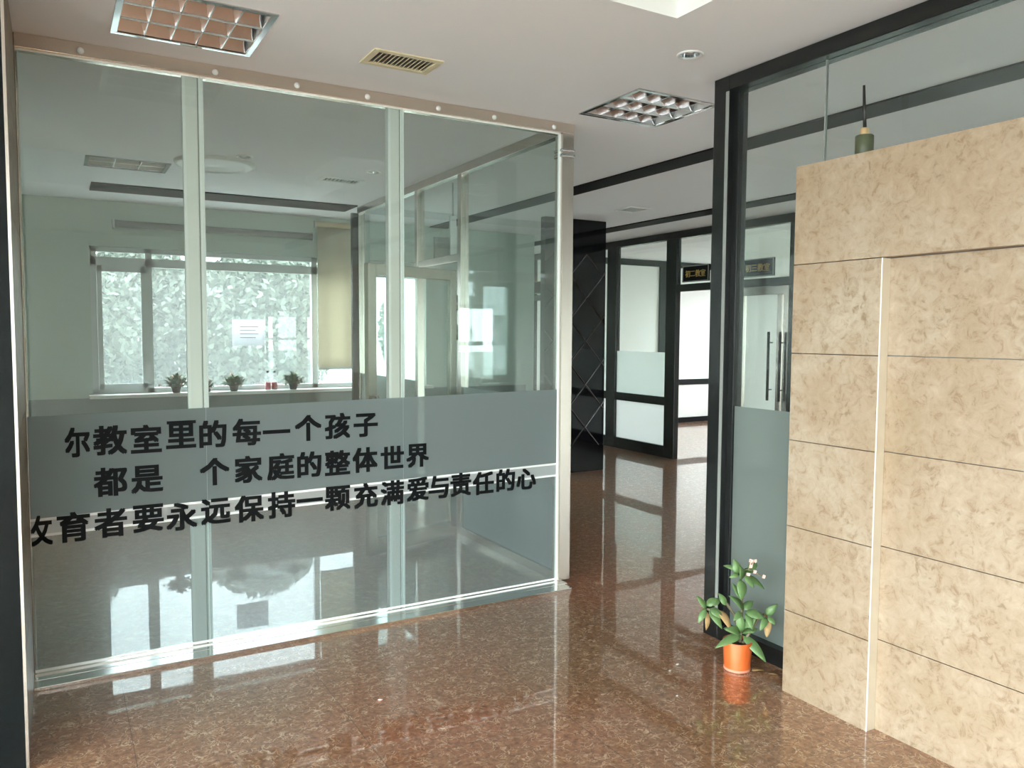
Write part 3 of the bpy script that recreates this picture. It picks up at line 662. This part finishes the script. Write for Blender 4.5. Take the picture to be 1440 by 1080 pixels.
# ------------------------------------------------------------------ ceiling fittings
def louver_light(b, label, cols=5, rows=3):
    x0, y0, x1, y1 = b; t = thing('louver_light', ((x0+x1)/2, (y0+y1)/2, CZ), label, 'ceiling light', 'recessed louver ceiling lights')
    h = 0.11; fw = 0.015; RM = M['mirror'] if cols > 3 else M['rim_metal']  # office fitting gets paler metal in place of bright window reflections
    MB().box(x0, x1, y0, y1, CZ+h, CZ+h+.01).box(x0, x0+.004, y0, y1, CZ, CZ+h).box(x1-.004, x1, y0, y1, CZ, CZ+h).box(x0, x1, y0, y0+.004, CZ, CZ+h).box(x0, x1, y1-.004, y1, CZ, CZ+h).build('housing', M['rim'], t)
    MB().box(x0-.012, x1+.012, y0-.012, y0+fw, CZ-.006, CZ+.003).box(x0-.012, x1+.012, y1-fw, y1+.012, CZ-.006, CZ+.003).box(x0-.012, x0+fw, y0+fw, y1-fw, CZ-.006, CZ+.003).box(x1-fw, x1+.012, y0+fw, y1-fw, CZ-.006, CZ+.003).build('frame', M['mirror'], t, 0.002)
    ax0, ax1, ay0, ay1 = x0+fw, x1-fw, y0+fw, y1-fw
    rw = (ay1-ay0)/rows
    for r in range(rows):
        a = ay0+rw*r; rf = MB(); K = 10
        for i in range(K+1):
            u = i/K*2-1
            yy = a+rw*(0.5+0.5*u); zz = CZ+.002+0.075*(1-abs(u)**3.2)
            rf.v += [(ax0, yy, zz), (ax1, yy, zz)]
        for i in range(K): rf.f.append((2*i, 2*i+2, 2*i+3, 2*i+1)); rf.smooth.append(True)
        rf.build('reflector', RM, t)
        MB().tube([(ax0+.01, a+rw/2, CZ+.058), (ax1-.01, a+rw/2, CZ+.058)], 0.013, 12).build('tube_lamp', M['tube'], t)
        cw = (ax1-ax0)/cols
        if r: MB().box(ax0, ax1, a-.004, a+.004, CZ-.001, CZ+.004).build('ridge', M['rim_metal'], t)
        for c in range(1, cols):
            xx = ax0+cw*c; bl = MB(); K = 6
            for i in range(K+1):
                u = i/K; wz = 0.0025+0.022*u**1.8; z = CZ-.001+0.062*u
                m1 = rw*0.5*(1-(max(0.0, (z-CZ-.002))/0.075)) ** 0.0
                bl.v += [(xx-wz, a+.002, z), (xx-wz, a+rw-.002, z), (xx+wz, a+.002, z), (xx+wz, a+rw-.002, z)]
            for i in range(K):
                q = 4*i; bl.f += [(q, q+4, q+5, q+1), (q+2, q+3, q+7, q+6)]; bl.smooth += [True, True]
            bl.v += [(xx-.0025, a+.002, CZ-.001), (xx+.0025, a+.002, CZ-.001), (xx+.0025, a+rw-.002, CZ-.001), (xx-.0025, a+rw-.002, CZ-.001)]; n_ = len(bl.v); bl.f.append((n_-1, n_-2, n_-3, n_-4)); bl.smooth.append(False)
            bl.build('blade', RM, t)
    return t
louver_light(lights[0], 'mirrored louver ceiling light in front of the lettered glass partition')
louver_light(lights[1], 'mirrored louver ceiling light beside the black corner post')
louver_light(lights[2], 'shiny louver ceiling light inside the office behind the glass', 3, 2)

def vent(b, label, m, nsl):
    x0, y0, x1, y1 = b; t = thing('air_vent', ((x0+x1)/2, (y0+y1)/2, CZ), label, 'air vent', 'ceiling air vents')
    f = 0.02
    MB().box(x0-.012, x1+.012, y0-.012, y0+f, CZ-.007, CZ+.004).box(x0-.012, x1+.012, y1-f, y1+.012, CZ-.007, CZ+.004).box(x0-.012, x0+f, y0+f, y1-f, CZ-.007, CZ+.004).box(x1-f, x1+.012, y0+f, y1-f, CZ-.007, CZ+.004).build('frame', m, t, 0.002)
    MB().box(x0, x1, y0, y1, CZ+.10, CZ+.11).box(x0, x0+.003, y0, y1, CZ+.004, CZ+.1).box(x1-.003, x1, y0, y1, CZ+.004, CZ+.1).box(x0, x1, y0, y0+.003, CZ+.004, CZ+.1).box(x0, x1, y1-.003, y1, CZ+.004, CZ+.1).build('duct', M['grey'], t)
    for k in range(nsl):
        xx = x0+f+(x1-x0-2*f)*(k+.5)/nsl
        r = Matrix.Translation((xx, 0, CZ+.008)) @ Matrix.Rotation(math.radians(38), 4, 'Y')
        MB().box(-.0015, .0015, y0+f, y1-f, -.013, .013, r).build('slat', m, t)
vent(vents[0], 'cream louvred air vent in the ceiling before the glass partition', M['cream'], 13)
vent(vents[1], 'small white air vent in the corridor ceiling by the black pillar', M['rim'], 7)
vent(vents[2], 'pale air vent in the office ceiling seen through glass', M['rim'], 9)
def downlight(x, y, label):
    t = thing('downlight', (x, y, CZ), label, 'ceiling light', 'round recessed downlights')
    MB().lathe((x, y, CZ), [(0.062, 0.0), (0.062, -.004), (0.056, -.007), (0.046, -.004), (0.044, 0.0)], 32).build('ring', M['rim'], t)
    MB().lathe((x, y, CZ), [(0.045, -.003), (0.042, 0.02), (0.034, 0.045), (0.020, 0.05), (0, 0.05)], 32).build('reflector', M['mirror'], t)
    MB().lathe((x, y, CZ), [(0.020, 0.046), (0.024, 0.02), (0.016, 0.012), (0, 0.010)], 20).build('bulb', M['tube'], t)
downlight(*spots[0], 'round downlight in the ceiling above the marble wall end')
downlight(*spots[1], 'round downlight in the office ceiling near the second mullion')
downlight(*spots[2], 'round downlight in the office ceiling beside the round diffuser')
rd = thing('round_diffuser', (1.12, 6.55, CZ), 'large round white air diffuser on the office ceiling', 'air vent')
MB().lathe((1.12, 6.55, CZ), [(0.30, -.001), (0.295, -.02), (0.26, -.03), (0.24, -.012), (0.20, -.03), (0.17, -.012), (0.12, -.03), (0.09, -.012), (0, -.03)], 40).build('cone', M['rim'], rd)

# ------------------------------------------------------------------ black pillar with diamond tiling (face y = 7.50)
pr = thing('pillar', (5.18, 7.9, 0), 'black mirror-tiled pier with diamond joints in the corridor', 'pillar')
MB().box(4.76, 5.60, 7.508, 7.60, 0, CZ-.002).build('shaft', M['blackglass'], pr, 0.003)
def ridge(mb, p, q, w, h):
    p = Vector(p); q = Vector(q); d = (q-p).normalized(); s = d.cross(Vector((0, -1, 0))); n_ = Vector((0, -1, 0))
    mb.add([p-s*w, p+n_*h, p+s*w, q-s*w, q+n_*h, q+s*w], [(0, 1, 4, 3), (1, 2, 5, 4), (0, 3, 5, 2), (0, 2, 1), (3, 4, 5)])
rg = MB(); lx0, lx1, lz0, lz1 = 4.765, 5.595, 0.30, 2.52
def clip(p, q):
    (xa, za), (xb, zb) = p, q; t0, t1 = 0.0, 1.0
    for d, lo, hi, s in ((xb-xa, lx0, lx1, xa), (zb-za, lz0, lz1, za)):
        if abs(d) < 1e-9: continue
        a, b = (lo-s)/d, (hi-s)/d
        if a > b: a, b = b, a
        t0, t1 = max(t0, a), min(t1, b)
    if t1-t0 < 0.02: return None
    return (xa+(xb-xa)*t0, za+(zb-za)*t0), (xa+(xb-xa)*t1, za+(zb-za)*t1)
cwid, chei = 0.45, 0.50
for k in range(-8, 10):
    for s in (1, -1):
        xv = 5.10; zv = 1.77 + k*chei
        c = clip((xv-3*cwid, zv-s*3*chei), (xv+3*cwid, zv+s*3*chei))
        if c: ridge(rg, (c[0][0], 7.508, c[0][1]), (c[1][0], 7.508, c[1][1]), 0.011, 0.006)
rg.build('diamond_joints', M['bevel'], pr)

# ------------------------------------------------------------------ classroom partition (plane x = 6.90)
XC = 6.90
kp = thing('classroom_partition', (XC, 8.0, 0), 'black framed glazed partition with white frosted panes along the corridor', 'partition')
def kb(y0, y1, z0, z1, name, m=None, x0=6.86, x1=6.94, par=None): return MB().box(x0, x1, y0, y1, z0, z1).build(name, m or M['black'], par or kp, 0.003 if m is None else 0)
kb(3.2, 13.95, 2.815, 2.908, 'top_beam')
for y0, y1 in ((7.71, 7.90), (8.95, 9.16), (10.35, 10.5), (11.17, 11.45), (12.7, 12.85), (6.98, 7.10), (5.78, 5.92), (4.4, 4.52), (3.2, 3.3)):
    kb(y0, y1, 0, 2.815, 'post')
kb(5.92, 6.98, 2.145, 2.235, 'transom'); kb(7.10, 7.71, 2.145, 2.235, 'transom'); kb(10.5, 11.17, 2.145, 2.235, 'transom')
for y0, y1 in ((7.90, 8.95), (9.16, 10.35), (11.45, 12.7), (12.85, 13.95), (4.52, 5.78), (3.3, 4.4)):
    kb(y0, y1, 0.68, 0.79, 'mid_rail'); kb(y0, y1, 0.0, 0.15, 'bottom_rail')
    p = kb(y0, y1, 0.79, 2.815, 'glass_pane', M['glass_thin'], 6.897, 6.905)
    q = kb(y0, y1, 0.15, 0.68, 'frosted_pane', M['film_white'], 6.897, 6.905)
    kb(y0, y1, 0.79, 1.37, 'frosted_film', M['film_white'], 6.8955, 6.8965, p)
for y0, y1 in ((5.92, 6.98), (7.10, 7.71), (10.5, 11.17)):
    kb(y0, y1, 2.235, 2.815, 'glass_pane', M['glass_thin'], 6.897, 6.905)

# steel glass door of the nearer classroom
sd_ = thing('glass_door', (6.90, 6.45, 0), 'steel framed glass door with long dark pull handles below right sign', 'door')
MB().box(6.87, 6.93, 5.925, 5.995, 0.01, 2.14).box(6.87, 6.93, 6.58, 6.70, 0.01, 2.14).box(6.87, 6.93, 5.995, 6.58, 2.05, 2.14).box(6.87, 6.93, 5.995, 6.58, 0.01, 0.12).box(6.88, 6.92, 6.03, 6.09, 0.12, 2.05).build('door_frame', M['steel'], sd_, 0.003)
MB().box(6.897, 6.903, 6.09, 6.58, 0.12, 2.05).build('glass_pane', M['glass'], sd_)
for yy in (6.145, 5.985):
    MB().tube([(6.82, yy, 0.88), (6.82, yy, 1.64)], 0.016, 12).tube([(6.82, yy, 1.0), (6.885, yy, 1.0)], 0.008, 8).tube([(6.82, yy, 1.52), (6.885, yy, 1.52)], 0.008, 8).build('pull_handle', M['blackglass'], sd_)
for zz in (0.95, 1.75): MB().box(6.865, 6.872, 6.62, 6.72, zz, zz+.06).build('door_fitting', M['black'], sd_)
MB().box(6.87, 6.93, 6.70, 6.978, 0.01, 2.14).build('side_panel', M['film_white'], sd_)

def sign(y0, y1, text, label):
    t = thing('room_sign', (6.84, (y0+y1)/2, 2.26), label, 'sign', 'classroom name signs')
    z0, z1 = 2.255, 2.455
    MB().box(6.832, 6.858, y0, y1, z0, z1).build('board', M['ink'], t, 0.002)
    MB().box(6.828, 6.834, y0, y1, z0, z0+.012).box(6.828, 6.834, y0, y1, z1-.012, z1).box(6.828, 6.834, y0, y0+.012, z0, z1).box(6.828, 6.834, y1-.012, y1, z0, z1).build('border', M['grey'], t)
    n_ = max(1, len(text))
    for k, ch in enumerate(text):
        yy = y1-0.05-(y1-y0-0.10)*(k+.5)/n_
        glyph(ch, 'character', M['gold'], t, (6.830, yy, (z0+z1)/2), 0.092, '-x', 0.006, 0.003)
sign(7.105, 7.56, '初二教室', 'black sign with gold characters, left one beside the black post')
sign(10.72, 11.12, '', 'plain dark sign glimpsed through the lettered glass left of the black pier')
sign(6.11, 6.57, '初三教室', 'black sign with gold characters seen through the right glass screen')

# ------------------------------------------------------------------ potted plant on the floor
PX, PY = 2.80, 2.665
ru = Vector((0.866, -0.5, 0)); dv = Vector((0.5, 0.866, 0))
def P(px, py, d=0.0): return Vector((PX, PY, 0)) + ru*((px-1037)/303) + dv*d + Vector((0, 0, (945-py)/303))
pt = thing('potted_plant', (PX, PY, 0), 'thorny green plant with pale pink flowers in a small orange pot', 'potted plant')
MB().lathe((PX, PY, 0), [(0, 0.001), (0.060, 0.001), (0.062, 0.012), (0.062, 0.016), (0.0690, 0.141), (0.0685, 0.143), (0.0655, 0.143), (0.063, 0.122), (0, 0.122)], 40).build('pot', M['terracotta'], pt)
MB().lathe((PX, PY, 0), [(0.0605, 0.001), (0.0635, 0.003), (0.0635, 0.012), (0.0615, 0.015)], 40).build('pot_foot', M['terracotta_pale'], pt)
MB().lathe((PX, PY, 0), [(0.060, 0.124), (0.04, 0.130), (0, 0.133)], 30).build('soil', M['soil'], pt)
st = MB()
branches = [[(1040, 910, 0), (1041, 893, 0), (1043, 865, .01), (1043, 840, .015), (1040, 815, .01), (1042, 797, 0)],
            [(1038, 908, .01), (1028, 885, .03), (1016, 864, .03), (992, 857, .0)],
            [(1043, 908, -.01), (1056, 885, -.01), (1068, 871, .01), (1077, 866, .02)],
            [(1041, 893, 0), (1034, 868, .04), (1020, 848, .05)],
            [(1042, 800, 0), (1050, 796, -.01), (1054, 786, -.02)], [(1050, 797, 0), (1062, 803, -.01), (1071, 807, -.01)]]
for bi, b in enumerate(branches):
    pts = [P(*q) for q in b]; rr = [0.0085-0.004*i/len(pts) if bi < 4 else 0.0025 for i in range(len(pts))]
    st.tube(pts, rr, 9)
    if bi < 4:
        for k in range(len(pts)-1):
            for j in range(7):
                c = pts[k].lerp(pts[k+1], random.random()); d = Vector([random.uniform(-1, 1) for _ in range(3)]).normalized()
                st.tube([c, c+d*0.018], [0.0014, 0.0002], 4)
st.build('stems', M['stem'], pt); 
lf = MB(); dry = MB()
LV = [  # base, tip (reference coordinates), depth of tip, width, drawn dry?
 ((1041,894),(1001,908),-.05,.040,0),((1044,895),(1072,926),-.07,.044,0),((1044,892),(1061,865),-.03,.046,0),((1040,890),(1015,880),-.05,.040,0),
 ((1045,892),(1067,888),.02,.036,0),((1040,890),(1038,858),-.01,.038,0),((1042,892),(1052,880),-.09,.036,0),((1044,890),(1058,878),.07,.04,0),((1038,893),(1022,893),.07,.04,0),
 ((991,858),(977,839),.02,.032,0),((989,856),(977,874),-.03,.030,0),((991,860),(990,887),-.01,.024,1),((994,858),(1010,880),-.05,.036,0),((995,855),(1013,868),-.03,.038,0),
 ((992,853),(1009,843),.02,.036,0),((1008,858),(1022,882),-.04,.036,1),((996,860),(1003,874),.05,.03,0),((1002,853),(1014,845),.05,.026,0),
 ((1044,857),(1021,835),-.02,.042,0),((1019,852),(1011,837),.04,.030,0),((1047,860),(1072,867),-.04,.044,0),((1045,858),(1062,849),.04,.036,0),((1040,860),(1026,868),-.05,.030,0),((1046,862),(1054,882),-.05,.03,0),
 ((1078,866),(1093,849),.0,.034,0),((1079,867),(1088,876),-.03,.024,0),((1077,868),(1065,884),-.04,.030,0),((1079,868),(1077,896),-.02,.034,1),((1076,866),(1083,880),.05,.026,1),
 ((1037,808),(1030,784),.02,.042,0),((1040,812),(1035,790),-.03,.040,0),((1038,812),(1037,839),-.04,.050,0),((1044,806),(1056,822),-.03,.034,0),((1048,808),(1075,828),.01,.032,0),((1051,800),(1066,791),.04,.036,0),
 ((1036,805),(1021,808),-.02,.022,0),((1034,800),(1018,797),.05,.02,0),((1044,803),(1064,806),.05,.034,0),((1041,842),(1030,822),.04,.03,0),
]
for b, tp, d, w, dr in LV:
    bp = P(b[0], b[1], 0.01 if d >= 0 else -0.008); tq = P(tp[0], tp[1], d)
    nrm = Vector((random.uniform(-.3, .3), random.uniform(-.3, .3), 0.75)) - dv*0.75
    (dry if dr else lf).leaf(bp, tq, w*1.06, nrm, random.uniform(.04, .14), 7)
o = lf.build('leaves', M['leaf'], pt); s_ = o.modifiers.new('thickness', 'SOLIDIFY'); s_.thickness = 0.0012
o = dry.build('withered_leaves', M['leaf_dry'], pt); s_ = o.modifiers.new('thickness', 'SOLIDIFY'); s_.thickness = 0.0010
for px, py, d in ((1051,783,-.02),(1058,784,-.01),(1050,790,-.03),(1047,802,-.03),(1071,807,-.01),(1057,799,-.02),(1054,788,0)):
    c = P(px, py, d); fl = MB()
    for k in range(4):
        a = k*PI/2+random.random()
        fl.leaf(c, c + ru*(0.011*math.cos(a)) + Vector((0, 0, 0.011*math.sin(a))) - dv*0.005, 0.013, -dv, 0.2, 4)
    fl.blob(c, 0.004, 6, 4); fl.build('flower', M['petal'], pt)

# fallen leaves and crumbs on the floor
def fallen(x, y, a, ln_, label):
    m_ = MB(); b = Vector((x, y, 0.004)); t_ = b + Vector((ln_*math.cos(a), ln_*math.sin(a), 0.0))
    m_.leaf(b, t_, ln_*0.6, (0, 0, 1), 0.06, 7, 0.12)
    o = m_.build('fallen_leaf', M['leaf_dry'], None, origin=(x, y, 0)); sdm = o.modifiers.new('thickness', 'SOLIDIFY'); sdm.thickness = 0.001; sdm.offset = 1
    tag(o, label, 'leaf')
fallen(2.835, 2.605, -0.35, 0.062, 'withered brown leaf on the floor touching the orange pot')
fallen(2.880, 2.545, -0.9, 0.045, 'withered brown leaf on the floor nearer the marble wall')
def crumb(x, y, r, label, m):
    mb = MB(); mb.blob((x, y, r*0.55), (r*1.5, r, r*0.5), 7, 4, 0.35)
    tag(mb.build('crumb', m, None, origin=(x, y, 0)), label, 'litter', 'scraps of litter on the granite floor')
for (x, y, r, lb, m) in [(2.581, 2.838, 0.006, 'white crumb on the floor left of the orange pot', 'scrap'), (2.351, 2.586, 0.0045, 'tiny white crumb on the floor in front of the pot', 'scrap'), (1.192, 3.192, 0.007, 'orange white wrapper scrap on the floor before the second mullion', 'petal'), (2.498, 2.801, 0.004, 'small pale crumb beside the white one left of the pot', 'scrap')]:
    crumb(x, y, r, lb, M[m])
